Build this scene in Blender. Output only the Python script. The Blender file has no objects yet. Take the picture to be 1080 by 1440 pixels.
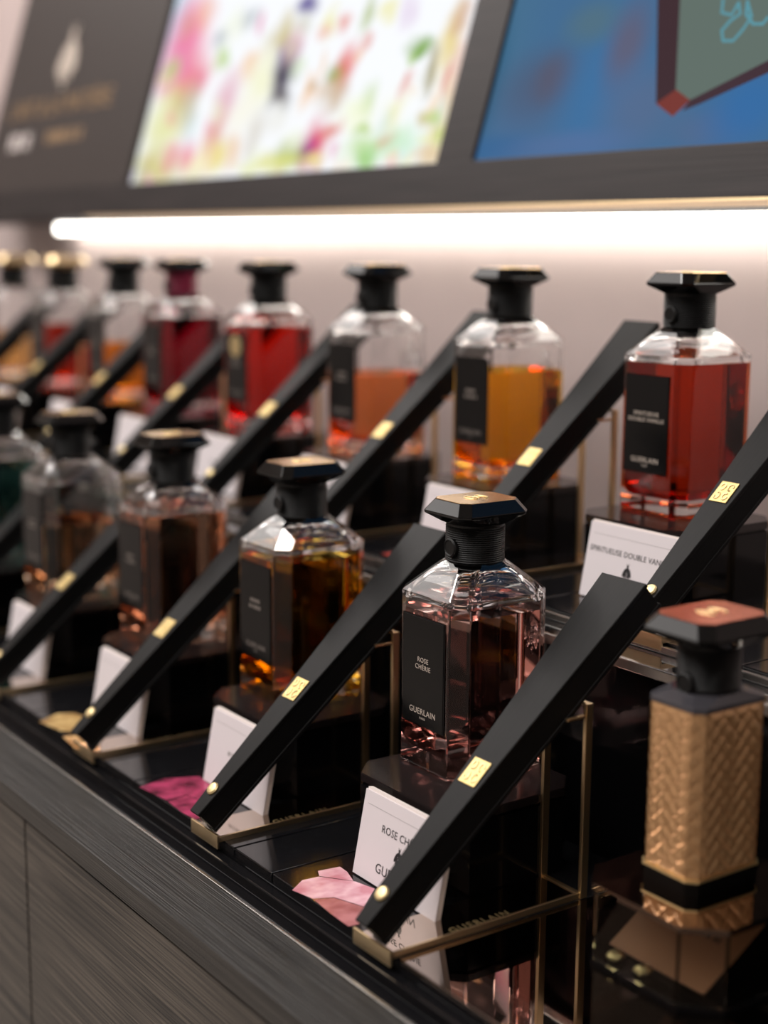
import bpy, bmesh, math, random
from mathutils import Vector, Matrix

# ------------------------------------------------------------------ camera
F_PX, PITCH, YAW, ROLL = 2091.0, math.radians(10.15), math.radians(35.06), math.radians(0.43)
CAM = Vector((0.0, 0.0, 1.31))
_h = Vector((-math.cos(YAW), math.sin(YAW), 0)); _r0 = Vector((math.sin(YAW), math.cos(YAW), 0))
FWD = _h*math.cos(PITCH) + Vector((0, 0, -math.sin(PITCH)))
_u0 = _h*math.sin(PITCH) + Vector((0, 0, math.cos(PITCH)))
RGT = _r0*math.cos(ROLL) + _u0*math.sin(ROLL)
UPV = _u0*math.cos(ROLL) - _r0*math.sin(ROLL)

scn = bpy.context.scene
C = scn.collection
cam_d = bpy.data.cameras.new('camera'); cam = bpy.data.objects.new('camera', cam_d); C.objects.link(cam)
cam.matrix_world = Matrix((( RGT.x, UPV.x, -FWD.x, CAM.x), (RGT.y, UPV.y, -FWD.y, CAM.y),
                           (RGT.z, UPV.z, -FWD.z, CAM.z), (0, 0, 0, 1)))
cam_d.sensor_fit = 'VERTICAL'; cam_d.sensor_height = 36.0; cam_d.sensor_width = 27.0
cam_d.lens = F_PX/1440*36.0
cam_d.clip_start = 0.01
cam_d.dof.use_dof = True; cam_d.dof.focus_distance = 0.845; cam_d.dof.aperture_fstop = 3.3
scn.camera = cam

# ------------------------------------------------------------------ world, lights, exposure
world = bpy.data.worlds.new('shop_world'); scn.world = world; world.use_nodes = True
bg = world.node_tree.nodes['Background']; bg.inputs[0].default_value = (1.0, 0.93, 0.90, 1); bg.inputs[1].default_value = 0.16
def area(name, loc, target, sx, sy, energy, color):
    d = bpy.data.lights.new(name, 'AREA'); d.shape = 'RECTANGLE'; d.size = sx; d.size_y = sy
    d.energy = energy; d.color = color
    o = bpy.data.objects.new(name, d); C.objects.link(o); o.location = loc
    o.rotation_euler = (Vector(target) - Vector(loc)).to_track_quat('-Z', 'Y').to_euler()
    return o
area('ceiling_light_front', (-0.8, -0.75, 2.75), (-0.8, -0.55, 0.95), 2.2, 1.0, 40, (1.0, 0.95, 0.92))
area('ceiling_light_aisle', (-2.9, -0.05, 2.75), (-2.9, 0.0, 0.95), 2.0, 1.7, 44, (1.0, 0.95, 0.92))
for lx, ly in ((-0.35, 0.30), (-1.15, 0.30), (-1.95, 0.30), (-2.75, 0.30), (0.5, -0.1)):  # small lamps added for sparkle in the glass and to brighten the left wall
    area('added_downlight', (lx, ly, 2.75), (lx, ly+.05, 0.95), 0.14, 0.14, 3.2, (1.0, 0.95, 0.9))
vs = scn.view_settings
vs.view_transform = 'Standard'; vs.look = 'None'; vs.gamma = 1.0; vs.use_curve_mapping = False; vs.exposure = 0.0
cy = scn.cycles
cy.max_bounces = 16; cy.transmission_bounces = 16; cy.glossy_bounces = 8; cy.diffuse_bounces = 3; cy.transparent_max_bounces = 12
cy.sample_clamp_indirect = 6.0; cy.use_denoising = True; cy.blur_glossy = 0.5

def ray(u, v): return FWD + RGT*((u-540)/F_PX) - UPV*((v-720)/F_PX)
def on_plane(u, v, p0, n):
    d = ray(u, v); return CAM + d*((p0-CAM).dot(n)/d.dot(n))
def on_z(u, v, z): return on_plane(u, v, Vector((0, 0, z)), Vector((0, 0, 1)))

# ------------------------------------------------------------------ materials
MATS = {}
def principled(name, col, rough=0.5, metal=0.0, trans=0.0, ior=1.5, coat=0.0, spec=0.5):
    m = bpy.data.materials.new(name); m.use_nodes = True
    b = m.node_tree.nodes['Principled BSDF']
    b.inputs['Base Color'].default_value = (*col, 1); b.inputs['Roughness'].default_value = rough
    b.inputs['Metallic'].default_value = metal; b.inputs['Transmission Weight'].default_value = trans
    b.inputs['IOR'].default_value = ior; b.inputs['Coat Weight'].default_value = coat
    b.inputs['Specular IOR Level'].default_value = spec
    MATS[name] = m
    return m
def nd(m, typ, **kw):
    n = m.node_tree.nodes.new(typ)
    for k, v in kw.items(): setattr(n, k, v)
    return n
def lk(m, a, b): m.node_tree.links.new(a, b)
def noise_color(m, scale, c1, c2, lo=0.35, hi=0.65, detail=4, bump=0.0, rough=None, dist=0.0):
    """colour and fine relief from a stretched noise in object coordinates"""
    b = m.node_tree.nodes['Principled BSDF']
    tc = nd(m, 'ShaderNodeTexCoord'); mp = nd(m, 'ShaderNodeMapping'); mp.inputs['Scale'].default_value = scale
    nz = nd(m, 'ShaderNodeTexNoise'); nz.inputs['Scale'].default_value = 1.0; nz.inputs['Detail'].default_value = detail
    nz.inputs['Distortion'].default_value = dist
    cr = nd(m, 'ShaderNodeValToRGB'); cr.color_ramp.elements[0].position = lo; cr.color_ramp.elements[1].position = hi
    cr.color_ramp.elements[0].color = (*c1, 1); cr.color_ramp.elements[1].color = (*c2, 1)
    lk(m, tc.outputs['Object'], mp.inputs[0]); lk(m, mp.outputs[0], nz.inputs['Vector']); lk(m, nz.outputs['Fac'], cr.inputs[0])
    lk(m, cr.outputs[0], b.inputs['Base Color'])
    if bump:
        bp = nd(m, 'ShaderNodeBump'); bp.inputs['Strength'].default_value = bump; bp.inputs['Distance'].default_value = 0.0006
        lk(m, nz.outputs['Fac'], bp.inputs['Height']); lk(m, bp.outputs[0], b.inputs['Normal'])
    return nz
wood = principled('dark_wood', (0.02, 0.018, 0.016), 0.42, spec=0.35)
noise_color(wood, (9, 1000, 1000), (0.004, 0.0037, 0.0035), (0.038, 0.035, 0.031), 0.36, 0.68, 2, 1.0, dist=0.3)
wood2 = principled('dark_wood_door', (0.03, 0.025, 0.022), 0.48)
noise_color(wood2, (8, 800, 800), (0.003, 0.0026, 0.0022), (0.105, 0.088, 0.070), 0.40, 0.66, 2, 1.0, dist=0.4)
frame_wood = principled('frame_wood', (0.03, 0.025, 0.023), 0.5, spec=0.3)
noise_color(frame_wood, (8, 300, 300), (0.009, 0.0065, 0.0068), (0.020, 0.0145, 0.015), 0.35, 0.65, 3, 0.3)
wall_m = principled('wall_plaster', (0.62, 0.50, 0.47), 0.8)
noise_color(wall_m, (9, 9, 9), (0.50, 0.412, 0.396), (0.54, 0.444, 0.426), 0.3, 0.7, 3)
floor_m = principled('floor_stone', (0.35, 0.31, 0.28), 0.3)
noise_color(floor_m, (4, 4, 4), (0.50, 0.45, 0.41), (0.60, 0.55, 0.50))
gloss_black = principled('gloss_black', (0.006, 0.006, 0.007), 0.06)
deck_black = principled('deck_black', (0.007, 0.007, 0.008), 0.07)
tile_black = principled('tile_black', (0.008, 0.008, 0.009), 0.10)
_nz = noise_color(tile_black, (1500, 1500, 1500), (0.006, 0.006, 0.007), (0.32, 0.31, 0.30), 0.72, 0.82, 1)
ped_black = principled('pedestal_black', (0.003, 0.003, 0.0035), 0.10, spec=0.3)
ped_top = principled('pedestal_top', (0.014, 0.010, 0.010), 0.13)
fan_black = principled('fan_black', (0.022, 0.021, 0.021), 0.42, spec=0.12)
noise_color(fan_black, (900, 60, 900), (0.0045, 0.0043, 0.0043), (0.0075, 0.0072, 0.0072), 0.35, 0.65, 2)
leaf_black = principled('fan_leaf', (0.004, 0.004, 0.004), 0.6, spec=0.15)
gold = principled('gold', (0.82, 0.62, 0.36), 0.30, 1.0)
gold_pale = principled('gold_pale', (0.78, 0.63, 0.34), 0.42, 1.0)
plate_gold = principled('plate_gold', (0.56, 0.42, 0.18), 0.40, 1.0)
mirror_bronze = principled('bronze_mirror', (0.60, 0.50, 0.43), 0.02, 1.0)
mirror_dark = principled('smoked_mirror', (0.36, 0.30, 0.23), 0.03, 1.0)
mirror_deck = principled('mirror_deck', (0.34, 0.29, 0.26), 0.03, 1.0)
steel = principled('brushed_steel', (0.55, 0.53, 0.50), 0.25, 1.0)
glass = principled('clear_glass', (1, 1, 1), 0.0, 0, 1.0, 1.5)
cap_black = principled('cap_black', (0.003, 0.003, 0.003), 0.06, spec=0.28)
collar_black = principled('collar_black', (0.0045, 0.0045, 0.0045), 0.45, spec=0.25)
collar_red = principled('collar_red', (0.16, 0.005, 0.03), 0.4)
label_black = principled('label_black', (0.004, 0.004, 0.0042), 0.16, spec=0.22)
plaque = principled('plaque_gold', (0.72, 0.47, 0.24), 0.22, 1.0)
plaque_red = principled('plaque_red', (0.55, 0.14, 0.07), 0.25, 0.7)
ink_gold = principled('ink_gold', (0.60, 0.52, 0.45), 0.4, 0.2)
ink_dim = principled('ink_dim', (0.22, 0.19, 0.17), 0.45, 0.2)
ink_black = principled('ink_black', (0.012, 0.012, 0.014), 0.5)
ink_grey = principled('ink_grey', (0.30, 0.28, 0.28), 0.5)
card_white = principled('card_white', (0.74, 0.685, 0.705), 0.55)
card_cream = principled('card_page', (0.78, 0.70, 0.66), 0.6)
card_brown = principled('card_brown', (0.36, 0.16, 0.085), 0.5)
panel_dark = principled('panel_dark', (0.034, 0.026, 0.024), 0.5, spec=0.3)
def emission(name, col, strength):
    m = bpy.data.materials.new(name); m.use_nodes = True; nt = m.node_tree; nt.nodes.clear()
    e = nt.nodes.new('ShaderNodeEmission'); o = nt.nodes.new('ShaderNodeOutputMaterial')
    e.inputs[0].default_value = (*col, 1); e.inputs[1].default_value = strength; nt.links.new(e.outputs[0], o.inputs[0])
    return m
led_m = emission('led_diffuser', (1.0, 0.95, 0.87), 9.0)
def glass_bsdf(name, col, ior):
    m = bpy.data.materials.new(name); m.use_nodes = True; nt = m.node_tree; nt.nodes.clear()
    g = nt.nodes.new('ShaderNodeBsdfGlass'); o = nt.nodes.new('ShaderNodeOutputMaterial')
    g.inputs['Color'].default_value = (*col, 1); g.inputs['Roughness'].default_value = 0.0; g.inputs['IOR'].default_value = ior
    nt.links.new(g.outputs[0], o.inputs[0])
    return m
def liquid(name, col):
    # the liquid meets glass on its sides and bottom and air on top, so it has two boundary materials
    return (glass_bsdf(name, col, 1.36/1.5), glass_bsdf(name + '_top', col, 1.36))

# ------------------------------------------------------------------ mesh helpers
def setp(o, label=None, cat=None, group=None, kind=None):
    if label: o['label'] = label
    if cat: o['category'] = cat
    if group: o['group'] = group
    if kind: o['kind'] = kind
    return o
def link(name, me, mat=None, parent=None, loc=None, rot=None):
    o = bpy.data.objects.new(name, me); C.objects.link(o)
    if mat is not None and me is not None and len(me.materials) == 0: me.materials.append(mat)
    if parent: o.parent = parent
    if loc is not None: o.location = loc
    if rot is not None: o.rotation_euler = rot
    return o
def empty(name, loc=(0, 0, 0), rot=(0, 0, 0), parent=None):
    o = bpy.data.objects.new(name, None); C.objects.link(o); o.location = loc; o.rotation_euler = rot
    o.empty_display_size = 0.02
    if parent: o.parent = parent
    return o
def mesh(name, bm, mat=None, smooth=False):
    me = bpy.data.meshes.new(name); bm.normal_update(); bm.to_mesh(me); bm.free()
    if smooth:
        for p in me.polygons: p.use_smooth = True
    if mat: me.materials.append(mat)
    return me
def add_box(bm, x0, x1, y0, y1, z0, z1, bev=0.0):
    vs_ = [bm.verts.new(p) for p in ((x0,y0,z0),(x1,y0,z0),(x1,y1,z0),(x0,y1,z0),(x0,y0,z1),(x1,y0,z1),(x1,y1,z1),(x0,y1,z1))]
    fs = [bm.faces.new([vs_[i] for i in q]) for q in ((3,2,1,0),(4,5,6,7),(0,1,5,4),(1,2,6,5),(2,3,7,6),(3,0,4,7))]
    if bev: bmesh.ops.bevel(bm, geom=list({e for f in fs for e in f.edges}), offset=bev, segments=2, affect='EDGES', profile=0.6)
def box_me(name, x0, x1, y0, y1, z0, z1, mat, bev=0.0):
    bm = bmesh.new(); add_box(bm, x0, x1, y0, y1, z0, z1, bev); return mesh(name, bm, mat)
def octa(w, d, c, z):
    a, b = w/2, d/2
    return [(-a+c,-b,z),(a-c,-b,z),(a,-b+c,z),(a,b-c,z),(a-c,b,z),(-a+c,b,z),(-a,b-c,z),(-a,-b+c,z)]
def loft(bm, loops, cap0=True, cap1=True, flip=False):
    rows = [[bm.verts.new(p) for p in L] for L in loops]; n = len(rows[0]); fs = []
    for A, B in zip(rows, rows[1:]):
        for i in range(n):
            j = (i+1) % n; q = [A[i], A[j], B[j], B[i]]; fs.append(bm.faces.new(q[::-1] if flip else q))
    if cap0: fs.append(bm.faces.new(rows[0] if flip else rows[0][::-1]))
    if cap1: fs.append(bm.faces.new(rows[-1][::-1] if flip else rows[-1]))
    return fs
def lathe(bm, prof, n=32, caps=True):
    loft(bm, [[(r*math.cos(2*math.pi*i/n), r*math.sin(2*math.pi*i/n), z) for i in range(n)] for r, z in prof], caps, caps)
def add_disc(bm, cx, cy_, rx, ry, z0, z1, ang=0, n=20):
    ca, sa = math.cos(ang), math.sin(ang)
    def L(z): return [(cx + rx*math.cos(t)*ca - ry*math.sin(t)*sa, cy_ + rx*math.cos(t)*sa + ry*math.sin(t)*ca, z) for t in (2*math.pi*i/n for i in range(n))]
    loft(bm, [L(z0), L(z1)])
def add_poly(bm, pts, z0, z1):
    a = sum(pts[i][0]*pts[(i+1)%len(pts)][1]-pts[(i+1)%len(pts)][0]*pts[i][1] for i in range(len(pts)))
    if a < 0: pts = pts[::-1]
    loft(bm, [[(x, y, z0) for x, y in pts], [(x, y, z1) for x, y in pts]])
def tube(bm, pts, r, n=10):
    pts = [Vector(p) for p in pts]; rows = []
    for i, p in enumerate(pts):
        t = (pts[min(i+1, len(pts)-1)] - pts[max(i-1, 0)]).normalized()
        a = t.orthogonal().normalized() if i == 0 else (prev - t*prev.dot(t)).normalized()
        prev = a; b = t.cross(a)
        rows.append([p + (a*math.cos(k*2*math.pi/n) + b*math.sin(k*2*math.pi/n))*r for k in range(n)])
    loft(bm, rows)
def bee_bm(h, th):
    """flat bee emblem lying in XY, height h along Y, thickness th"""
    bm = bmesh.new(); s = h
    add_disc(bm, 0, 0.40*s, 0.085*s, 0.075*s, 0, th)
    add_disc(bm, 0, 0.20*s, 0.115*s, 0.14*s, 0, th)
    for k, (y, rx) in enumerate(((0.02, .115), (-.10, .125), (-.22, .11), (-.33, .085), (-.43, .05))):
        add_disc(bm, 0, y*s, rx*s, 0.045*s, 0, th)
    for sg in (-1, 1):
        add_disc(bm, sg*0.21*s, 0.02*s, 0.09*s, 0.27*s, 0, th, sg*0.42)
        add_disc(bm, sg*0.15*s, -0.16*s, 0.06*s, 0.20*s, 0, th, sg*0.25)
        add_disc(bm, sg*0.07*s, 0.50*s, 0.015*s, 0.06*s, 0, th, -sg*0.5, 8)
    return bm
TXT = {}
def text_me(body, size, mat, depth=0.00012, space=1.0, line=1.0):
    key = (body, size, mat.name, space)
    if key in TXT: return TXT[key]
    cu = bpy.data.curves.new('lettering', 'FONT'); cu.body = body; cu.size = size; cu.align_x = 'CENTER'; cu.align_y = 'CENTER'
    cu.extrude = depth; cu.space_character = space; cu.space_line = line; cu.resolution_u = 3
    o = bpy.data.objects.new('lettering_tmp', cu); C.objects.link(o)
    dg = bpy.context.evaluated_depsgraph_get(); me = bpy.data.meshes.new_from_object(o.evaluated_get(dg))
    bpy.data.objects.remove(o); bpy.data.curves.remove(cu)
    me.materials.clear(); me.materials.append(mat); TXT[key] = me
    return me
def marks_me(name, widths, h, gap, mat, seed=0):
    """rows of unreadable small print: short strokes with word gaps, lying in XY"""
    rnd = random.Random(seed); bm = bmesh.new(); y = (len(widths)-1)*gap/2
    for w in widths:
        x = -w/2
        while x < w/2:
            ww = min(h*rnd.uniform(.45, .8), w/2-x)
            if ww > h*.15: add_box(bm, x, x+ww, y-h/2, y+h/2, 0, 0.0001)
            x += ww + h*rnd.choice((.22, .22, .3, .7))
        y -= gap
    return mesh(name, bm, mat)

# ------------------------------------------------------------------ dimensions
PITCH_X = 0.1765
Z_LOW, Z_UP = 0.963, 0.963+0.1258
DY = 0.2025
PED_H = 0.049
Y_TILE = 0.401   # front edge of the lower deck tiles
X_MIN, X_MAX = -3.6, 0.9
Y_WALL = 0.845

# ------------------------------------------------------------------ setting
def struct(name, me, parent=None):
    o = link(name, me, parent=parent)
    if not parent: o['kind'] = 'structure'
    return o
struct('floor', box_me('floor', -5.4, 3.0, -2.7, 1.22, -0.05, 0.0, floor_m))
struct('wall_back', box_me('wall_back', -5.2, 3.0, 1.10, 1.22, 0, 2.9, wall_m))
struct('wall_lower', box_me('wall_lower', -5.2, 3.0, Y_WALL, 1.0998, 0, 1.3455, wall_m))

shop_m = principled('shop_plaster', (0.72, 0.66, 0.62), 0.7)
struct('wall_front', box_me('wall_front', -5.2, 3.0, -2.7, -2.5, 0, 2.9, shop_m))
struct('wall_left', box_me('wall_left', -5.4, -5.2, -2.5, 1.1, 0, 2.9, shop_m))
struct('ceiling', box_me('ceiling', -5.4, 3.0, -2.7, 1.22, 2.9, 3.0, shop_m))
# counter: a long cabinet with wood ledge, doors, two glossy decks
cab = empty('display_counter', (0, 0, 0))
setp(cab, 'long dark wood counter with two glossy black stepped decks', 'counter')
link('carcass', box_me('carcass', X_MIN, X_MAX, 0.355, Y_WALL-0.002, 0.08, 0.937, frame_wood), parent=cab)
link('plinth', box_me('plinth', X_MIN+.02, X_MAX-.02, 0.40, Y_WALL-0.002, 0.0, 0.08, gloss_black), parent=cab)
link('ledge', box_me('ledge', X_MIN, X_MAX, 0.3395, 0.3795, 0.9375, 0.952, wood, 0.0006), parent=cab)
bm = bmesh.new(); add_box(bm, X_MIN, X_MAX, 0.3796, 0.3818, 0.9375, 0.9524, 0.0003); link('ledge_trim', mesh('ledge_trim', bm, steel), parent=cab)
link('channel', box_me('channel', X_MIN, X_MAX, 0.3820, 0.4008, 0.9375, 0.9480, gloss_black), parent=cab)
link('lower_deck', box_me('lower_deck', X_MIN, X_MAX, 0.4010, Y_WALL-0.002, 0.9375, Z_LOW-0.006, deck_black), parent=cab)
link('deck_lip', box_me('deck_lip', X_MIN, X_MAX, 0.3940, 0.4005, 0.9482, Z_LOW-0.0075, gloss_black, 0.0008), parent=cab)
link('riser', box_me('riser', X_MIN, X_MAX, 0.580, Y_WALL-0.002, Z_LOW-0.0058, Z_UP-0.012, ped_black), parent=cab)
link('upper_deck', box_me('upper_deck', X_MIN, X_MAX, 0.5765, Y_WALL-0.002, Z_UP-0.0118, Z_UP-0.006, deck_black, 0.0006), parent=cab)
link('deck_edge_trim', box_me('deck_edge_trim', X_MIN, X_MAX, 0.5727, 0.5763, Z_UP-0.0115, Z_UP-0.0052, steel, 0.0007), parent=cab)
link('deck_step', box_me('deck_step', X_MIN, X_MAX, 0.5990, 0.6022, Z_UP-0.0058, Z_UP-0.0015, steel, 0.0005), parent=cab)
doorw = 0.60
for k in range(-5, 3):
    x0 = -0.9000 + k*doorw
    if x0 + doorw < X_MIN or x0 > X_MAX - .3: continue
    link('door', box_me('door', max(x0, X_MIN)+0.0013, x0+doorw-0.0013, 0.3425, 0.3545, 0.09, 0.9335, wood2, 0.0006), parent=cab)

# ------------------------------------------------------------------ screens wall unit
PA = math.radians(17.0)
P0 = Vector((0, 0.775, 1.3435)); PN = Vector((0, -math.cos(PA), math.sin(PA)))
PD = Vector((0, math.sin(PA), math.cos(PA)))
def pan(u, v, off=0.0):
    p = on_plane(u, v, P0 - PN*off, PN) - P0
    return (p.x, p.dot(PD))
unit = empty('screen_unit', P0, (-PA, 0, 0))
setp(unit, 'tilted dark wood wall unit framing two screens above light strip', 'display unit')
xl_f, sb_f = pan(178, 262); xr_f = pan(612, 231)[0]; xl_b = pan(664, 220)[0]
x_left = pan(0, 152)[0]
SB = 0.5*(sb_f + pan(665, 220)[1]); ST = SB + 0.62
XR_B = xl_b + (xr_f - xl_f)
link('bottom_rail', box_me('bottom_rail', x_left, XR_B+.05, 0, 0.030, 0, SB, frame_wood, 0.0008), parent=unit)
link('top_rail', box_me('top_rail', x_left, XR_B+.05, 0, 0.030, ST, ST+.04, frame_wood, 0.0008), parent=unit)
link('stile', box_me('stile', xr_f, xl_b, 0, 0.030, SB, ST, frame_wood, 0.0006), parent=unit)
link('stile', box_me('stile', XR_B, XR_B+.05, 0, 0.030, SB, ST, frame_wood, 0.0006), parent=unit)
xp = xl_f - 0.006
sp = link('sign_panel', box_me('sign_panel', x_left, xp, 0.0, 0.030, SB, ST, panel_dark, 0.0006), parent=unit)
link('sign_edge', box_me('sign_edge', xp, xl_f, 0.004, 0.030, SB, ST, gloss_black), parent=unit)
link('backing', box_me('backing', x_left+.01, XR_B+.04, 0.031, 0.05, 0.030, ST+.035, gloss_black), parent=unit)
link('underside_trim', box_me('underside_trim', x_left+.4, XR_B+.05, -0.0006, 0.012, -0.0022, -0.0002, gold), parent=unit)
# sign lettering (gold bee, one long gold line, a smaller line beneath)
R_FACE = (math.pi/2, 0, 0)
bx_, bz_ = pan(97, 83)
link('bee_emblem', mesh('bee_emblem', bee_bm(0.085, 0.0012), ink_gold), parent=sp, loc=(bx_, -0.0001, bz_), rot=R_FACE)
sign_gold = principled('sign_gold', (0.30, 0.19, 0.10), 0.5, 0.3)
sign_white = principled('sign_white', (0.62, 0.56, 0.54), 0.5)
tx, tz = pan(85, 148)
link('lettering', text_me("L'ART & LA MATIÈRE", 0.036, sign_gold, 0.0006, 1.05), parent=sp, loc=(tx-.008, -0.0001, tz), rot=R_FACE)
tx, tz = pan(28, 200)
link('small_print', marks_me('small_print', [0.070], 0.022, 0.02, sign_white, 4), parent=sp, loc=(tx, -0.0001, tz), rot=R_FACE)
tx, tz = pan(90, 190)
link('small_print', marks_me('small_print_gold', [0.115], 0.016, 0.02, sign_gold, 5), parent=sp, loc=(tx, -0.0001, tz), rot=R_FACE)

def spot_material(name, base, spots, strength, noise_amt=0.25, noise_scale=14.0):
    """emissive picture: soft elliptical spots of colour over a base, in the screen's own plane"""
    m = bpy.data.materials.new(name); m.use_nodes = True; nt = m.node_tree; nt.nodes.clear()
    out = nt.nodes.new('ShaderNodeOutputMaterial'); em = nt.nodes.new('ShaderNodeEmission'); em.inputs[1].default_value = strength
    tc = nt.nodes.new('ShaderNodeTexCoord'); nz = nt.nodes.new('ShaderNodeTexNoise'); nz.inputs['Scale'].default_value = noise_scale
    nz.inputs['Detail'].default_value = 3
    nt.links.new(tc.outputs['Object'], nz.inputs['Vector'])
    cen = nt.nodes.new('ShaderNodeVectorMath'); cen.operation = 'SUBTRACT'; cen.inputs[1].default_value = (.5, .5, .5)
    nt.links.new(nz.outputs['Color'], cen.inputs[0])
    sc = nt.nodes.new('ShaderNodeVectorMath'); sc.operation = 'SCALE'; sc.inputs['Scale'].default_value = noise_amt*0.12
    nt.links.new(cen.outputs[0], sc.inputs[0])
    ad = nt.nodes.new('ShaderNodeVectorMath'); ad.operation = 'ADD'
    nt.links.new(tc.outputs['Object'], ad.inputs[0]); nt.links.new(sc.outputs[0], ad.inputs[1])
    last = None
    for (x, z, rx, rz, col, amt) in spots:
        s = nt.nodes.new('ShaderNodeVectorMath'); s.operation = 'SUBTRACT'; s.inputs[1].default_value = (x, 0, z)
        nt.links.new(ad.outputs[0], s.inputs[0])
        k = nt.nodes.new('ShaderNodeVectorMath'); k.operation = 'MULTIPLY'; k.inputs[1].default_value = (1/rx, 0, 1/rz)
        nt.links.new(s.outputs[0], k.inputs[0])
        ln = nt.nodes.new('ShaderNodeVectorMath'); ln.operation = 'LENGTH'; nt.links.new(k.outputs[0], ln.inputs[0])
        mr = nt.nodes.new('ShaderNodeMapRange'); mr.interpolation_type = 'SMOOTHSTEP'
        mr.inputs['From Min'].default_value = 1.55; mr.inputs['From Max'].default_value = 0.15
        mr.inputs['To Min'].default_value = 0; mr.inputs['To Max'].default_value = amt
        nt.links.new(ln.outputs['Value'], mr.inputs['Value'])
        mx = nt.nodes.new('ShaderNodeMix'); mx.data_type = 'RGBA'
        nt.links.new(mr.outputs[0], mx.inputs['Factor'])
        if last is None: mx.inputs[6].default_value = (*base, 1)
        else: nt.links.new(last, mx.inputs[6])
        mx.inputs[7].default_value = (*col, 1); last = mx.outputs[2]
    nt.links.new(last, em.inputs[0]); nt.links.new(em.outputs[0], out.inputs[0])
    return m
def spots_px(lst):
    out = []
    for (u, v, ru, rv, col, amt) in lst:
        x, z = pan(u, v, 0.004); x2, _ = pan(u+ru, v, 0.004); _, z2 = pan(u, v-rv, 0.004)
        out.append((x, z, abs(x2-x), abs(z2-z), col, amt))
    return out
flower_spots = [
 (238,20,30,60,(.45,.75,.9),.75),(262,55,30,60,(.85,.12,.32),.85),(262,110,30,34,(.85,.16,.25),.85),(240,105,20,30,(.8,.3,.55),.7),
 (232,175,26,55,(.75,.75,.25),.75),(215,240,45,26,(.62,.58,.16),.8),(268,150,12,40,(.45,.4,.2),.6),(190,250,14,12,(.8,.75,.95),.8),
 (318,140,16,40,(.75,.35,.45),.7),(300,195,16,38,(.75,.3,.22),.75),(325,215,14,26,(.85,.55,.3),.7),(310,55,10,14,(.3,.35,.4),.6),
 (352,22,12,16,(.35,.4,.45),.55),(370,110,24,40,(.9,.9,.55),.7),(392,60,22,22,(.75,.7,.55),.75),
 (403,78,15,24,(.07,.04,.34),.95),(399,108,14,26,(.035,.02,.06),.97),(393,140,14,18,(.05,.03,.05),.95),(432,4,13,16,(.1,.07,.3),.95),(425,35,12,16,(.7,.7,.62),.8),
 (388,170,18,26,(.85,.85,.8),.7),(358,190,12,36,(.65,.6,.5),.6),(486,92,16,30,(.8,.1,.1),.85),(474,100,12,18,(.25,.45,.1),.75),(470,128,22,26,(.55,.35,.15),.7),(485,28,10,12,(.8,.25,.2),.7),
 (520,15,10,30,(.4,.5,.15),.7),(436,125,8,10,(.25,.3,.28),.7),(442,205,20,36,(.75,.05,.14),.9),(428,215,13,22,(.3,.05,.3),.85),(405,222,22,20,(.35,.45,.05),.8),(380,232,50,14,(.75,.75,.2),.7),
 (500,160,24,24,(.9,.95,.6),.6),(525,205,40,28,(.5,.75,.25),.7),(515,225,16,26,(.3,.6,.15),.75),(590,68,20,18,(.18,.38,.03),.9),(602,105,9,34,(.3,.25,.05),.75),(632,60,16,50,(.8,.62,.15),.75),
 (640,110,16,60,(.8,.45,.3),.65),(618,180,18,50,(.85,.65,.2),.7),(560,205,36,26,(.55,.85,.6),.6),(600,222,28,14,(.75,.55,.3),.7),(555,150,30,40,(.95,.97,.9),.5),(650,20,16,26,(.6,.3,.15),.6),
 (575,20,14,22,(.7,.5,.75),.45),(280,225,24,22,(.95,.85,.4),.6),(340,160,20,30,(.95,.9,.7),.5)]
_r = random.Random(11)
_pal = [(.85,.15,.3),(.9,.5,.2),(.85,.8,.25),(.45,.65,.15),(.8,.3,.5),(.95,.75,.55),(.6,.5,.2),(.7,.85,.9),(.75,.2,.15),(.85,.9,.6)]
for _k in range(70):
    _v = 262 - 250*_r.random()**1.5; _u = _r.uniform(190, 650) + (262-_v)*.22
    flower_spots.append((_u, _v, _r.uniform(5, 14), _r.uniform(8, 26), _r.choice(_pal), _r.uniform(.35, .75)))
scr1 = link('flower_screen', box_me('flower_screen', xl_f, xr_f, 0.004, 0.030, SB, ST, spot_material('screen_flowers', (0.95, 0.97, 1.0), spots_px(flower_spots), 1.02, 0.30, 26)), parent=unit)
blue_spots = [
 (690,60,60,150,(.09,.22,.36),.8),(668,150,30,120,(.02,.13,.25),.8),(740,180,70,50,(.10,.20,.38),.7),(760,120,60,50,(.11,.15,.25),.8),(780,110,28,34,(.14,.13,.19),.75),
 (845,130,60,120,(.07,.22,.47),.9),(835,30,40,30,(.12,.22,.28),.8),(885,60,30,60,(.17,.15,.22),.8),(900,150,60,60,(.13,.20,.36),.8),(1000,180,60,30,(.13,.19,.35),.7),(1050,150,60,60,(.05,.20,.50),.85),(690,210,60,20,(.06,.18,.4),.8),(800,205,90,20,(.13,.22,.45),.7)]
scr2 = link('blue_screen', box_me('blue_screen', xl_b, XR_B, 0.004, 0.030, SB, ST, spot_material('screen_blue', (0.08, 0.20, 0.38), spots_px(blue_spots), 0.76, 0.10, 9)), parent=unit)
def pic(name, px, mat, y0, parent):
    pts = [pan(u, v, 0.004) for u, v in px]
    bm = bmesh.new(); add_poly(bm, pts, 0, 0.0003)
    return link(name, mesh(name, bm, mat), parent=parent, loc=(0, y0, 0), rot=R_FACE)
pic('pictured_box_edge', [(926,-60),(960,-60),(951,126),(923,146)], emission('pic_edge', (0.055, 0.030, 0.036), 1.0), 0.0039, scr2)
pic('pictured_box_corner', [(923,146),(951,126),(971,141),(946,164)], emission('pic_corner', (0.19, 0.045, 0.038), 1.0), 0.0039, scr2)
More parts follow.
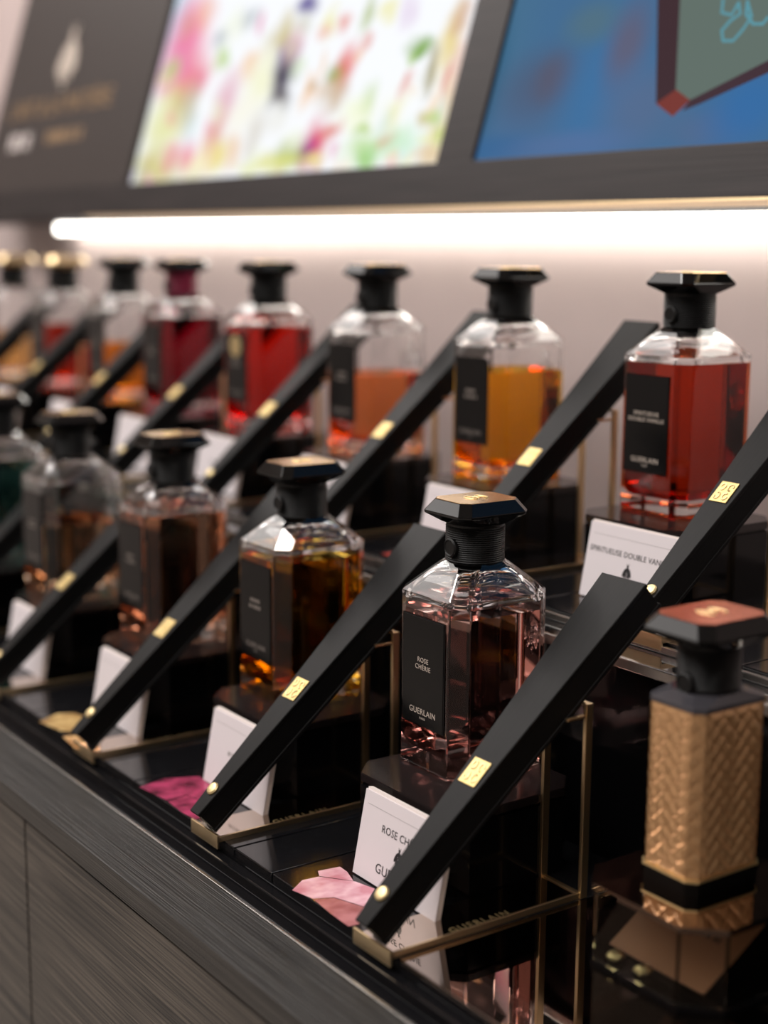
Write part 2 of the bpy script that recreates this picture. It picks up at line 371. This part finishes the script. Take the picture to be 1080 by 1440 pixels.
pic('pictured_box_base', [(971,141),(1200,25),(1200,48),(985,146),(960,156)], emission('pic_base', (0.06, 0.035, 0.045), 1.0), 0.0038, scr2)
pic('pictured_box_face', [(960,-60),(1200,-60),(1200,25),(971,141),(951,126)], emission('pic_face', (0.125, 0.165, 0.145), 1.0), 0.0037, scr2)
bm = bmesh.new()
for pts in ([(1018,0),(1016,18),(1030,22),(1040,4)], [(1040,4),(1042,20),(1028,30),(1016,44),(1018,58),(1032,58),(1046,42),(1058,24),(1052,2)], [(1052,2),(1050,20),(1060,34),(1074,34),(1082,24)]):
    tube(bm, [(*pan(u, v, 0.004), 0) for u, v in pts], 0.0013, 6)
link('pictured_monogram', mesh('pictured_monogram', bm, emission('pic_mono', (0.11, 0.30, 0.36), 1.0)), parent=scr2, loc=(0, 0.0034, 0), rot=R_FACE)

led = empty('led_strip', (0, 0, 0)); setp(led, 'glowing warm white light strip under the tilted screen unit', 'light')
LX0 = on_plane(86, 320, Vector((0, 0.822, 0)), Vector((0, 1, 0))).x
bm = bmesh.new(); add_box(bm, LX0, XR_B+.04, 0.814, 0.832, 1.3235, 1.3395, 0.003); link('diffuser', mesh('diffuser', bm, led_m), parent=led)
link('profile', box_me('profile', LX0-.004, XR_B+.045, 0.812, Y_WALL-0.001, 1.3397, 1.3435, steel), parent=led)

# ------------------------------------------------------------------ perfume bottle
BW, BD, BC = 0.062, 0.071, 0.009
def glass_me(level, w=BW, d=BD, c=BC):
    bm = bmesh.new()
    fs = loft(bm, [octa(w-.004, d-.004, c-.001, 0), octa(w, d, c, .0018), octa(w, d, c, .1035), octa(.037, .040, .0085, .1180), octa(.031, .031, .0085, .1215)])
    es = list({e for f in fs for e in f.edges})
    bmesh.ops.bevel(bm, geom=es, offset=0.0007, segments=2, affect='EDGES', profile=0.6)
    t = .0032
    def fine(L, n=6): return [tuple(Vector(L[i]).lerp(Vector(L[(i+1) % 8]), k/n)) for i in range(8) for k in range(n)]
    def ring(r, z, ref): return [(r*p.x/p.length, r*p.y/p.length, z) for p in (Vector((q[0], q[1])) for q in ref)]
    base = fine(octa(w-2*t, d-2*t, c-.0015, 0)); loops = [fine(octa(w-2*t, d-2*t, c-.0015, level)), fine(octa(w-2*t, d-2*t, c-.0015, .0990))]
    for k in range(1, 8):          # the inside of the shoulder is a smooth dome running into a round neck
        a = k/7; z = .0990 + .0190*math.sin(a*math.pi/2)**1.15; sc = 1 - .30*(1-math.cos(a*math.pi/2)); cir = ring(.0125, z, base)
        wgt = a**1.7
        loops.append([(b_[0]*sc*(1-wgt) + c_[0]*wgt, b_[1]*sc*(1-wgt) + c_[1]*wgt, z) for b_, c_ in zip(base, cir)])
    inner = loft(bm, loops, cap0=False, flip=True)
    for f in inner[48:-1]: f.smooth = True
    return mesh('glass_body', bm, glass)
def liquid_me(level, mats, w=BW, d=BD, c=BC):
    t = .0032; bm = bmesh.new()
    fs = loft(bm, [octa(w-2*t-.010, d-2*t-.010, c-.003, .0105), octa(w-2*t, d-2*t, c-.0015, .0150), octa(w-2*t, d-2*t, c-.0015, level)])
    fs[-1].material_index = 1
    me = mesh('liquid', bm, mats[0]); me.materials.append(mats[1])
    return me
bm = bee_bm(0.032, 0.0030); bmesh.ops.bevel(bm, geom=bm.edges[:], offset=0.0007, segments=2, affect='EDGES')
BEE_GLASS = mesh('bee_relief', bm, glass)
def collar_me(mat):
    bm = bmesh.new(); prof = [(.0150, .1190), (.0164, .1194), (.0164, .1212), (.0168, .1214)]
    z = .1216
    while z < .1420: prof += [(.0172, z), (.0167, z+.0006)]; z += .0012
    prof += [(.0170, .1428), (.0160, .1438)]
    lathe(bm, prof, 40); me = mesh('collar', bm, mat); 
    return me
COLLAR = collar_me(collar_black); COLLAR_RED = collar_me(collar_red)
def seal_me():
    bm = bmesh.new(); lathe(bm, [(.0040, 0), (.0055, .0004), (.0055, .0022), (.0046, .0030), (.0040, .0024)], 24); return mesh('seal', bm, collar_black)
SEAL = seal_me()
def cap_me(mat):
    bm = bmesh.new()
    fs = loft(bm, [octa(.0330, .0335, .0095, .1432), octa(.0345, .0370, .009, .1440), octa(.0420, .0500, .0056, .1484), octa(.0425, .0505, .0056, .1498), octa(.0325, .0415, .0050, .1565)])
    es = [e for f in fs for e in f.edges]
    bmesh.ops.bevel(bm, geom=list(set(es)), offset=0.00025, segments=1, affect='EDGES')
    return mesh('cap', bm, mat)
CAP = cap_me(cap_black); CAP_GOLD = cap_me(gold)
def plaque_me(mat):
    bm = bmesh.new(); loft(bm, [octa(.0319, .0409, .0047, .1564), octa(.0317, .0407, .0047, .1568)]); return mesh('plaque', bm, mat)
PLAQ = plaque_me(plaque); PLAQ_RED = plaque_me(plaque_red)
def swirl_me():
    bm = bmesh.new()
    for sg in (-1, 1):
        tube(bm, [(sg*(.0012+.0052*(1-math.cos(t))*.5)*1.0, .0042*math.sin(t)*1.2, 0) for t in [i*math.pi*1.7/14 for i in range(15)]], .00035, 6)
        tube(bm, [(sg*(.002+.0016*math.cos(t)), .0016*math.sin(t), 0) for t in [i*math.pi*2/12 for i in range(13)]], .0003, 6)
    return mesh('monogram', bm, gold_pale)
SWIRL = swirl_me()
bm = bmesh.new(); add_box(bm, -.0190, .0190, -.0009, .0001, .0272, .0905, 0.0003); LABEL = mesh('label_plate', bm, label_black)
bm = bmesh.new()
for q in ((-.0197, -.0191, .0266, .0911), (.0191, .0197, .0266, .0911)): add_box(bm, q[0], q[1], -.0006, .0001, q[2], q[3])
add_box(bm, -.0190, .0190, -.0006, .0001, .0266, .0271); add_box(bm, -.0190, .0190, -.0006, .0001, .0906, .0911)
LABEL_RIM = mesh('label_rim', bm, label_black)
BOTTLE_GROUP = 'faceted perfume bottles'
def bottle(x, y, z, rz, liq, level, label, title=None, cap=CAP, collar=COLLAR, plq=PLAQ, seed=1, sticker=False):
    t = empty('perfume_bottle', (x, y, z), (0, 0, rz)); setp(t, label, 'perfume bottle', BOTTLE_GROUP)
    level = min(level, .0985)
    g = link('glass_body', glass_me(level), parent=t)
    link('bee_relief', BEE_GLASS, parent=g, loc=(0, BD/2-.0004, .076), rot=(-math.pi/2, math.pi, 0))
    link('liquid', liquid_me(level, liq), parent=t)
    lp = link('label_plate', LABEL, parent=t, loc=(0, -BD/2, 0))
    link('label_rim', LABEL_RIM, parent=lp)
    if title: link('lettering', text_me(title[0], title[1], ink_gold, 0.00006, 1.1, 1.05), parent=lp, loc=(0, -.00092, .0637), rot=R_FACE)
    else: link('lettering', marks_me('label_marks', [.012, .015], .0024, .0044, ink_dim, seed), parent=lp, loc=(0, -.00092, .0640), rot=R_FACE)
    link('lettering', text_me('GUERLAIN', .0050, ink_gold if title else ink_dim, 0.00006, 1.08), parent=lp, loc=(0, -.00092, .0352), rot=R_FACE)
    link('lettering', text_me('PARIS', .0018, ink_gold if title else ink_dim, 0.00006, 1.2), parent=lp, loc=(0, -.00092, .0315), rot=R_FACE)
    if sticker:
        bm = bmesh.new(); add_disc(bm, 0, 0, .010, .010, 0, .0004); link('sticker', mesh('sticker', bm, gold_pale), parent=lp, loc=(0, -.00092, .079), rot=R_FACE)
    link('collar', collar, parent=t)
    link('seal', SEAL, parent=t, loc=(0, -.0160, .1295), rot=(math.pi/2, 0, 0))
    cp = link('cap', cap, parent=t)
    pq = link('plaque', plq, parent=cp)
    link('monogram', SWIRL, parent=pq, loc=(0, 0, .1570), rot=(0, 0, math.pi/2))
    return t

# ------------------------------------------------------------------ display modules
FAN_L, FAN_T = 0.232, 0.0186
FAN_A = math.radians(41.9)
def blade_me(name, w0, w1, s0, s1, n0, n1, mat, bev=0.0004):
    bm = bmesh.new()
    vs_ = [bm.verts.new(p) for p in ((-w0/2,s0,n0),(w0/2,s0,n0),(w1/2,s1,n0),(-w1/2,s1,n0),(-w0/2,s0,n1),(w0/2,s0,n1),(w1/2,s1,n1),(-w1/2,s1,n1))]
    fs = [bm.faces.new([vs_[i] for i in q]) for q in ((3,2,1,0),(4,5,6,7),(0,1,5,4),(1,2,6,5),(2,3,7,6),(3,0,4,7))]
    if bev: bmesh.ops.bevel(bm, geom=bm.edges[:], offset=bev, segments=1, affect='EDGES')
    return mesh(name, bm, mat)
GUARD_T = blade_me('guard', 0.0102, .0346, 0, FAN_L, -.0026, 0, fan_black)
GUARD_B = blade_me('guard', 0.0102, .0346, 0, FAN_L, -FAN_T, -FAN_T+.0026, fan_black)
NB = 9
BLADE = blade_me('blade', .0094, .0336, .0008, FAN_L-.001, -.00138, 0, leaf_black, 0)
bm = bmesh.new(); lathe(bm, [(.0042, -.0002), (.0042, .0008), (.0034, .0017), (.0015, .0020)], 20); RIVET = mesh('rivet', bm, gold_pale, False)
bm = bmesh.new(); add_box(bm, -.0066, .0066, -.0078, .0078, 0, .0007, .0002); FPLATE = mesh('emblem_plate', bm, plate_gold)
bm = bmesh.new()
for sx in (-1, 1):
    for sy in (-1, 1):
        tube(bm, [(sx*(.0030+.0018*math.cos(t)), sy*(.0035+.0024*math.sin(t)), .0008) for t in [i*math.pi*1.6/9 for i in range(10)]], .0005, 6)
FMONO = mesh('monogram', bm, gold_pale)
def fan(x, yf, zt, label, dz=0.0):
    # zt = height of the surface the lower end rests on
    t = empty('hand_fan', (x, yf + .3895, zt + .0139 + dz), (FAN_A, 0, 0)); setp(t, label, 'hand fan', 'closed black fans on gold stands')
    g = link('guard', GUARD_T, parent=t); link('guard', GUARD_B, parent=t)
    step = (FAN_T - .0052)/NB
    for k in range(NB): link('blade', BLADE, parent=t, loc=(0, 0, -.0026 - k*step - .00007))
    link('rivet', RIVET, parent=t, loc=(0, .0180, 0))
    pl = link('emblem_plate', FPLATE, parent=g, loc=(0, .0960, 0))
    link('monogram', FMONO, parent=pl)
    return t
FW = .0165   # half width of the stand
Y0S, Y1S = .3962, .5240
bm = bmesh.new(); add_box(bm, -FW, FW, 0, .0014, -.0040, .0044, .0003); STRIP_F = mesh('front_strip', bm, gold)
bm = bmesh.new(); add_box(bm, -.0008, .0008, 0, Y1S-Y0S, 0, .0034, .0002); RAIL = mesh('rail', bm, gold)
bm = bmesh.new(); add_box(bm, -FW, FW, -.0014, .0014, 0, .0018, .0003); CROSS = mesh('cross_bar', bm, gold)
def post_me():
    bm = bmesh.new(); hh = .1095
    add_box(bm, -.0012, .0012, -.0024, .0024, 0, hh, .0003)
    return mesh('post', bm, gold)
POST = post_me()
bm = bmesh.new(); add_box(bm, -.0012, .0012, -.0110, .0015, 0, .0018, .0005); HOOK = mesh('hook', bm, gold)
bm = bmesh.new(); add_box(bm, -FW+.001, FW-.001, .0016, Y1S-Y0S-.001, 0, .0010); BASEP = mesh('base_plate', bm, mirror_bronze)
def stand(x, yf, z, label):
    t = empty('fan_stand', (x, yf + Y0S, z)); setp(t, label, 'stand', 'gold fan stands')
    bp = link('base_plate', BASEP, parent=t)
    link('lettering', text_me('GUERLAIN', .0070, gold_pale, 0.00006, 1.25), parent=bp, loc=(.0095, .062, .00108), rot=(0, 0, math.pi/2))
    link('front_strip', STRIP_F, parent=t)
    link('rail', RAIL, parent=t, loc=(FW-.0008, .0008, 0))
    for s in (-1, 1):
        p = link('post', POST, parent=t, loc=(s*(FW-.0003), Y1S-Y0S, 0))
        link('hook', HOOK, parent=p, loc=(0, -.0045, .1020))
    link('cross_bar', CROSS, parent=t, loc=(0, Y1S-Y0S, 0))
    link('cross_bar', CROSS, parent=t, loc=(0, Y1S-Y0S+.001, .1076))
    return t
PWX, PWY, PCH = .098, .095, .014
bm = bmesh.new(); loft(bm, [octa(PWX, PWY, PCH, 0), octa(PWX, PWY, PCH, PED_H-.0066)]); PBODY = mesh('block', bm, ped_black)
bm = bmesh.new(); loft(bm, [octa(PWX-.003, PWY-.003, PCH, PED_H-.0066), octa(PWX-.003, PWY-.003, PCH, PED_H-.0050)]); PGROOVE = mesh('groove', bm, ped_black)
bm = bmesh.new(); fs = loft(bm, [octa(PWX, PWY, PCH, PED_H-.0050), octa(PWX, PWY, PCH, PED_H)])
bmesh.ops.bevel(bm, geom=bm.edges[:], offset=.0005, segments=2, affect='EDGES'); PTOP = mesh('top_plate', bm, ped_top)
PED_Y = .458 + PWY/2
def pedestal(x, yf, z, label, mats=None):
    t = empty('pedestal', (x, yf + PED_Y, z)); setp(t, label, 'pedestal', 'black bottle pedestals')
    link('block', PBODY, parent=t); link('groove', PGROOVE, parent=t); link('top_plate', PTOP, parent=t)
    return t
CW, CHH = .077, .0495
bm = bmesh.new(); add_box(bm, -CW/2, CW/2, 0, .0009, 0, CHH-.0012); CFRONT = mesh('front_card', bm, card_white)
bm = bmesh.new(); add_box(bm, -CW/2+.0005, CW/2-.0005, .0010, .0040, 0, CHH); CBACK = mesh('back_cards', bm, card_cream)
bm = bmesh.new(); add_box(bm, -CW/2+.004, CW/2-.004, -.00006, 0, CHH-.0085, CHH-.0083); CLINE = mesh('crease', bm, ink_grey)
CBEE = mesh('bee_emblem', bee_bm(.0110, .0001), ink_black)
def card(x, yf, z, label, title=None, seed=1, clear=False):
    a = math.radians(-11.0)
    t = empty('scent_card', (x, yf + .4385, z + .0009), (a, 0, 0)); setp(t, label, 'card', 'white scent cards')
    f = link('front_card', CFRONT, parent=t); link('back_cards', CBACK, parent=t); link('crease', CLINE, parent=f)
    if title:
        link('lettering', text_me(title[0], title[1], ink_black, 0.00005, 1.05), parent=f, loc=(0, -.0001, .0315), rot=R_FACE)
        link('bee_emblem', CBEE, parent=f, loc=(0, -.00002, .0205), rot=R_FACE)
        link('lettering', text_me('GUERLAIN', .0076, ink_black, 0.00005, 1.05), parent=f, loc=(0, -.0001, .0095), rot=R_FACE)
    else:
        link('lettering', marks_me('card_marks', [.026], .0026, .004, ink_grey, seed), parent=f, loc=(0, -.00002, .025), rot=R_FACE)
    return t
TX0, TX1 = -.1050, .0285    # tile extent relative to the fan
bm = bmesh.new(); add_box(bm, TX0+.0006, TX1-.0006, 0, .150, -.0058, 0, .0005); TILE = mesh('tile', bm, tile_black)
bm = bmesh.new(); add_box(bm, TX1+.0006, TX0+PITCH_X-.0006, 0, .172, -.0058, 0, .0005); FILL = mesh('filler_tile', bm, tile_black)
def petal_mat(name, c1, c2):
    m = principled(name, c1, 0.25); noise_color(m, (70, 45, 50), c1, c2, 0.38, 0.62, 3); return m
bm = bmesh.new(); add_box(bm, TX0+.0006, FW+.0010, 0, .150, -.0058, 0, .0005); TILE_S = mesh('tile', bm, tile_black)
def tile(x, yf, z, label, prints=None, filler=True):
    t = empty('display_tile', (x, yf + Y_TILE, z)); setp(t, label, 'tile', 'printed black deck tiles')
    b = link('tile_slab', TILE if filler else TILE_S, parent=t)
    if filler: link('filler', FILL, parent=t)
    for pts, mat in prints or ():
        bm = bmesh.new(); add_poly(bm, pts, .00002, .00014)
        link('printed_petal', mesh('printed_petal', bm, mat), parent=b)
    return t
def local(px, x, yf, z):
    out = []
    for u, v in px:
        p = on_z(u, v, z); out.append((p.x - x, p.y - yf - Y_TILE))
    return out

# petals printed on the nearest tiles, outlines in tile coordinates (x, y) from the fan axis / tile front
pink1 = petal_mat('petal_pink', (0.52, 0.20, 0.25), (0.74, 0.46, 0.52)); pink2 = petal_mat('petal_rose', (0.30, 0.09, 0.09), (0.48, 0.19, 0.20))
mag = petal_mat('petal_magenta', (0.10, 0.012, 0.03), (0.40, 0.045, 0.12)); yel = petal_mat('petal_yellow', (0.30, 0.17, 0.06), (0.60, 0.42, 0.18))
ora = petal_mat('petal_orange', (0.40, 0.20, 0.08), (0.65, 0.40, 0.18)); red = petal_mat('petal_red', (0.30, 0.03, 0.03), (0.5, 0.1, 0.08)); blu = petal_mat('print_blue', (0.02, 0.12, 0.30), (0.06, 0.30, 0.60))
x0 = -.573
P_A0 = [(local([(411,1252),(425,1238),(448,1233),(470,1236),(500,1240),(527,1250),(512,1275),(470,1262),(440,1264)], x0, 0, Z_LOW), pink1),
        (local([(449,1232),(447,1225),(478,1219),(488,1226),(497,1239),(470,1235)], x0, 0, Z_LOW), pink1),
        (local([(441,1265),(470,1263),(512,1276),(505,1300),(490,1303),(465,1285)], x0, 0, Z_LOW), pink2)]
x1 = x0 - PITCH_X
P_A1 = [(local([(196,1107),(230,1095),(262,1093),(280,1092),(300,1103),(312,1118),(290,1128),(262,1118),(235,1126)], x1, 0, Z_LOW), mag),
        (local([(236,1127),(262,1119),(290,1129),(296,1145),(275,1153),(255,1142)], x1, 0, Z_LOW), mag)]
x2 = x1 - PITCH_X
P_A2 = [(local([(55,1015),(80,1004),(105,1003),(124,1010),(128,1022),(110,1030),(85,1028)], x2, 0, Z_LOW), yel),
        (local([(88,1036),(112,1034),(122,1045),(118,1056),(105,1052)], x2, 0, Z_LOW), ora)]
dxf = -.0219
xu = x0 + dxf
def up_px(px): return local(px, xu, DY, Z_UP)
P_U = [([( -.10,.006),(-.06,.004),(-.05,.020),(-.075,.030),(-.098,.022)], red)]
P_UB = [([(-.10,.02),(-.07,.006),(-.03,.004),(-.02,.03),(-.06,.042),(-.09,.035)], blu)]

NAMES_LOW = ['bottle of pale pink perfume', 'bottle of amber gold perfume', 'bottle of peach brown perfume', 'half empty clear bottle of peach perfume', 'bottle of dark teal perfume', 'bottle of clear perfume']
for i in range(0, 5):
    xf = x0 - PITCH_X*i
    who = NAMES_LOW[i]
    tile(xf, 0, Z_LOW, ['glossy black tile printed with pale pink petals', 'glossy black tile printed with magenta petals', 'glossy black tile printed with yellow petals',
         'glossy black lower deck tile before the half empty clear bottle', 'glossy black lower deck tile before the dark teal bottle'][i], [P_A0, P_A1, P_A2, None, None][i], i > 0)
    pedestal(xf-.0660, 0, Z_LOW, 'black block with cut corners under the ' + who)
    if i == 0: card(xf-.0415, 0, Z_LOW, 'white card lettered rose chérie with a bee before pink bottle', ('ROSE CHÉRIE', .0060))
    else: card(xf-.0415, 0, Z_LOW, 'white card leaning before the ' + who, None, i)
    stand(xf, 0, Z_LOW, 'gold stand holding the fan beside the ' + who)
    fan(xf, 0, Z_LOW+.0010, 'closed black fan with gold rivet leaning beside the ' + who)
NAMES_UP = ['bottle of red brown perfume', 'bottle of golden yellow perfume', 'half full bottle of coral perfume', 'bottle of bright red perfume', 'red collared bottle of crimson perfume',
            'half full bottle of orange perfume', 'gold capped bottle of dark red perfume', 'gold capped bottle of pale amber perfume']
for i in range(0, 8):
    xf = xu - PITCH_X*i
    who = NAMES_UP[i]
    tile(xf, DY, Z_UP, 'glossy black upper tile before the ' + who if i != 1 else 'glossy black upper tile with red petal before the ' + who, P_U if i == 1 else None)
    pedestal(xf-(.0810 if i < 5 else .0750), DY, Z_UP, 'black block with cut corners under the ' + who)
    card(xf-.0600, DY, Z_UP, 'white card leaning before the ' + who if i else 'white card with a long printed title before the ' + who, ('SPIRITUEUSE DOUBLE VANILLE', .0050) if i == 0 else None, 20+i)
    stand(xf, DY, Z_UP, 'gold stand holding the fan beside the ' + who)
    fan(xf, DY, Z_UP+.0010, 'closed black fan with gold rivet leaning beside the ' + who)
tile(xu + PITCH_X, DY, Z_UP, 'glossy black upper tile with blue print behind woven bottle', P_UB)
mt = empty('mirror_tile', (x0 + FW + .0015, Y_TILE, Z_LOW)); setp(mt, 'dark bronze mirror tile under the glass case', 'tile')
link('tile_slab', box_me('tile_slab', 0, .42, 0, .170, -.0030, 0, mirror_deck, .0004), parent=mt)
link('tile_core', box_me('tile_core', 0, .42, 0.0005, .170, -.0058, -.0031, gloss_black), parent=mt)

# bottles, lower row
L = {'pink': liquid('liquid_rose', (0.98, 0.79, 0.76)), 'amber': liquid('liquid_amber', (0.98, 0.68, 0.14)), 'peach': liquid('liquid_peach', (0.98, 0.75, 0.62)),
     'peach2': liquid('liquid_peach_pale', (0.98, 0.78, 0.62)), 'teal': liquid('liquid_teal', (0.30, 0.55, 0.52)), 'redbrown': liquid('liquid_redbrown', (0.68, 0.16, 0.05)),
     'yellow': liquid('liquid_yellow', (0.97, 0.60, 0.03)), 'coral': liquid('liquid_coral', (0.98, 0.52, 0.26)), 'red': liquid('liquid_red', (0.85, 0.10, 0.05)),
     'crimson': liquid('liquid_crimson', (0.55, 0.05, 0.12)), 'orange': liquid('liquid_orange', (0.97, 0.52, 0.08)), 'darkred': liquid('liquid_darkred', (0.68, 0.13, 0.05)), 'paleamber': liquid('liquid_paleamber', (0.97, 0.72, 0.42))}
zb = Z_LOW + PED_H
YB = .489 + BD/2
bottle(-.656, YB, zb, 0, L['pink'], .0935, 'pale pink perfume bottle lettered rose chérie with black label', ('ROSE\nCHÉRIE', .0041))
bottle(-.8335, YB-.007, zb, 0, L['amber'], .0950, 'amber gold perfume bottle nearly full with black cap on block', None, seed=2)
bottle(-1.0105, YB-.013, zb, 0, L['peach'], .0980, 'peach brown perfume bottle filled to the shoulder', None, seed=3)
bottle(-1.1870, YB-.020, zb, 0, L['peach2'], .0640, 'half empty clear bottle with pale peach perfume', None, seed=4)
bottle(-1.362, YB-.018, zb, 0, L['teal'], .0900, 'dark teal perfume bottle on the lower deck', None, seed=5)
zu = Z_UP + PED_H
YU = .6944 + BD/2
bottle(-.692, YU, zu, 0, L['redbrown'], .1000, 'red brown perfume bottle lettered spiritueuse double vanille', ('SPIRITUEUSE\nDOUBLE VANILLE', .0038))
bottle(-.8710, YU-.004, zu, 0, L['yellow'], .0810, 'golden yellow perfume bottle with clear empty shoulder', None, seed=7)
bottle(-1.045, YU-.005, zu, 0, L['coral'], .0660, 'coral orange perfume bottle about two thirds full', None, seed=8)
bottle(-1.2235, YU-.006, zu, 0, L['red'], .0960, 'bright red perfume bottle with gold sticker on label', None, seed=9, sticker=True)
bottle(-1.4000, YU-.006, zu, 0, L['crimson'], .0985, 'crimson perfume bottle with a dark red collar', None, seed=10, collar=COLLAR_RED)
bottle(-1.552, YU, zu, 0, L['orange'], .0620, 'orange perfume bottle half full with black cap', None, seed=11)
bottle(-1.722, YU, zu, 0, L['darkred'], .0750, 'dark red perfume bottle with a gold cap', None, seed=12, cap=CAP_GOLD)
bottle(-1.8860, YU, zu, 0, L['paleamber'], .0600, 'pale amber perfume bottle with a gold cap', None, seed=13, cap=CAP_GOLD)

# ------------------------------------------------------------------ woven bottle on a mirrored glass case
Z_BOX = 1.005
bx = empty('glass_case', (-.4700, .5225, Z_LOW)); setp(bx, 'glass case with bronze mirrored top under the woven bottle', 'case')
HB = Z_BOX - Z_LOW
bm = bmesh.new(); fs = loft(bm, [octa(.0895, .0935, .016, HB-.0030), octa(.0895, .0935, .016, HB)])
bmesh.ops.bevel(bm, geom=bm.edges[:], offset=.0004, segments=2, affect='EDGES')
link('top_plate', mesh('top_plate', bm, mirror_bronze), parent=bx)
bm = bmesh.new(); loft(bm, [octa(.0895, .0935, .016, .0001), octa(.0895, .0935, .016, .0025)]); link('base_plate', mesh('base_plate', bm, ped_black), parent=bx)
acry = principled('acrylic_glass', (0.86, 0.90, 0.84), 0.0, 0, 1.0, 1.45)
OC = octa(.0880, .0920, .016, 0)
for k in range(8):
    a, b = Vector(OC[k]), Vector(OC[(k+1) % 8]); t = (b-a).normalized(); n = Vector((t.y, -t.x, 0)); a = a + t*.0006; b = b - t*.0006
    q = [a, b, b - n*.0022, a - n*.0022]
    bm = bmesh.new(); loft(bm, [[(p.x, p.y, .0026) for p in q], [(p.x, p.y, HB-.0031) for p in q]])
    link('pane', mesh('pane', bm, acry), parent=bx)
cb = empty('leaflet', (-.4700, .4930, Z_LOW+.0042), (math.radians(32), 0, 0)); setp(cb, 'copper brown printed leaflet lying inside the glass case', 'leaflet')
link('sheet', box_me('sheet', -.032, .030, 0, .050, 0, .0006, card_brown), parent=cb)
link('lettering', marks_me('leaflet_marks', [.020], .003, .004, principled('ink_brown', (.10, .045, .03), .5), 33), parent=cb, loc=(0.008, .028, .0007))
rng = random.Random(5)
for k, (px, py) in enumerate(((-.4905, .4858), (-.4720, .4862))):
    bm = bmesh.new(); bmesh.ops.create_icosphere(bm, subdivisions=2, radius=.0042)
    for v in bm.verts: v.co *= rng.uniform(.82, 1.12); v.co.z *= .62
    zmin = min(v.co.z for v in bm.verts)
    for v in bm.verts: v.co.z -= zmin
    setp(link('gold_nugget', mesh('gold_nugget', bm, gold_pale), loc=(px, py, Z_LOW+.0026)), ['small rough gold nugget near the cut corner of glass case', 'small rough gold nugget under the brown leaflet edge in glass case'][k], 'nugget', 'gold nuggets in the case')

WW, WD, WC = .0355, .0485, .0045
WH0, WH1 = .0078, .0905
amber_weave = principled('amber_weave', (0.66, 0.38, 0.18), 0.18, 0.35, 0.35, 1.45)
def weave_me():
    """faceted body whose faces carry a raised diagonal basket weave"""
    bm = bmesh.new(); P = octa(WW, WD, WC, 0); cell = .0062; amp = .0013
    def h(a, z):
        u = (a + z)/(cell*math.sqrt(2)); v = (a - z)/(cell*math.sqrt(2))
        iu, iv = math.floor(u), math.floor(v); fu, fv = u-iu, v-iv
        over = (iu + iv) % 4 in (0, 1)
        f = fv if over else fu; g = fu if over else fv
        edge = min(f, 1-f)*2
        return amp*(min(1.0, edge*1.9)**.6)*(0.72 + 0.28*math.sin(math.pi*g))
    per = 0.0
    for k in range(8):
        a, b = Vector(P[k]), Vector(P[(k+1) % 8]); ln = (b-a).length; t = (b-a)/ln; n = Vector((t.y, -t.x, 0))
        nx = max(3, int(ln/.0006)); nz_ = int((WH1-WH0)/.0006); rows = []
        for j in range(nz_+1):
            z = WH0 + (WH1-WH0)*j/nz_; row = []
            for i in range(nx+1):
                s = ln*i/nx; e = min(1.0, min(i, nx-i)*2.0/nx*6, min(j, nz_-j)*.25) if ln > .01 else .4
                p = a + t*s + n*(h(per+s, z)*e); row.append(bm.verts.new((p.x, p.y, z)))
            rows.append(row)
        for j in range(nz_):
            for i in range(nx): bm.faces.new((rows[j][i], rows[j][i+1], rows[j+1][i+1], rows[j+1][i]))
        per += ln
    bm.faces.new([bm.verts.new(p) for p in octa(WW, WD, WC, WH0)][::-1]); bm.faces.new([bm.verts.new(p) for p in octa(WW, WD, WC, WH1)])
    bmesh.ops.remove_doubles(bm, verts=bm.verts[:], dist=1e-6)
    return mesh('woven_body', bm, amber_weave, True)
wb = empty('woven_bottle', (-.4770, .5270, Z_BOX)); setp(wb, 'amber gold basket woven bottle with black octagonal cap on mirrored box', 'perfume bottle')
link('woven_body', weave_me(), parent=wb)
bm = bmesh.new(); loft(bm, [octa(WW+.001, WD+.001, WC, 0), octa(WW+.001, WD+.001, WC, .0068)]); link('base_band', mesh('base_band', bm, cap_black), parent=wb)
bm = bmesh.new(); loft(bm, [octa(WW+.0022, WD+.0022, WC, .0068), octa(WW+.0022, WD+.0022, WC, .0078)]); link('gold_line', mesh('gold_line', bm, gold_pale), parent=wb)
bm = bmesh.new(); fs = loft(bm, [octa(WW+.001, WD+.001, WC, WH1), octa(WW+.001, WD+.001, WC, WH1+.0022), octa(.031, .034, .008, WH1+.0060)])
link('shoulder', mesh('shoulder', bm, principled('smoke_grey', (0.05, 0.048, 0.055), 0.12)), parent=wb)
dzc = WH1 + .0058
cl = link('collar', COLLAR, parent=wb, loc=(0, 0, dzc - .1194*.98)); cl.scale = (.90, .90, .98)
link('seal', SEAL, parent=wb, loc=(0, -.0146, dzc + .0042), rot=(math.pi/2, 0, 0))
cp = link('cap', CAP, parent=wb, loc=(0, 0, dzc + .0236 - .1432)); cp.scale = (1.1, 1.1, 1.0)
pq = link('plaque', PLAQ_RED, parent=cp); link('monogram', SWIRL, parent=pq, loc=(0, 0, .1570), rot=(0, 0, math.pi/2))
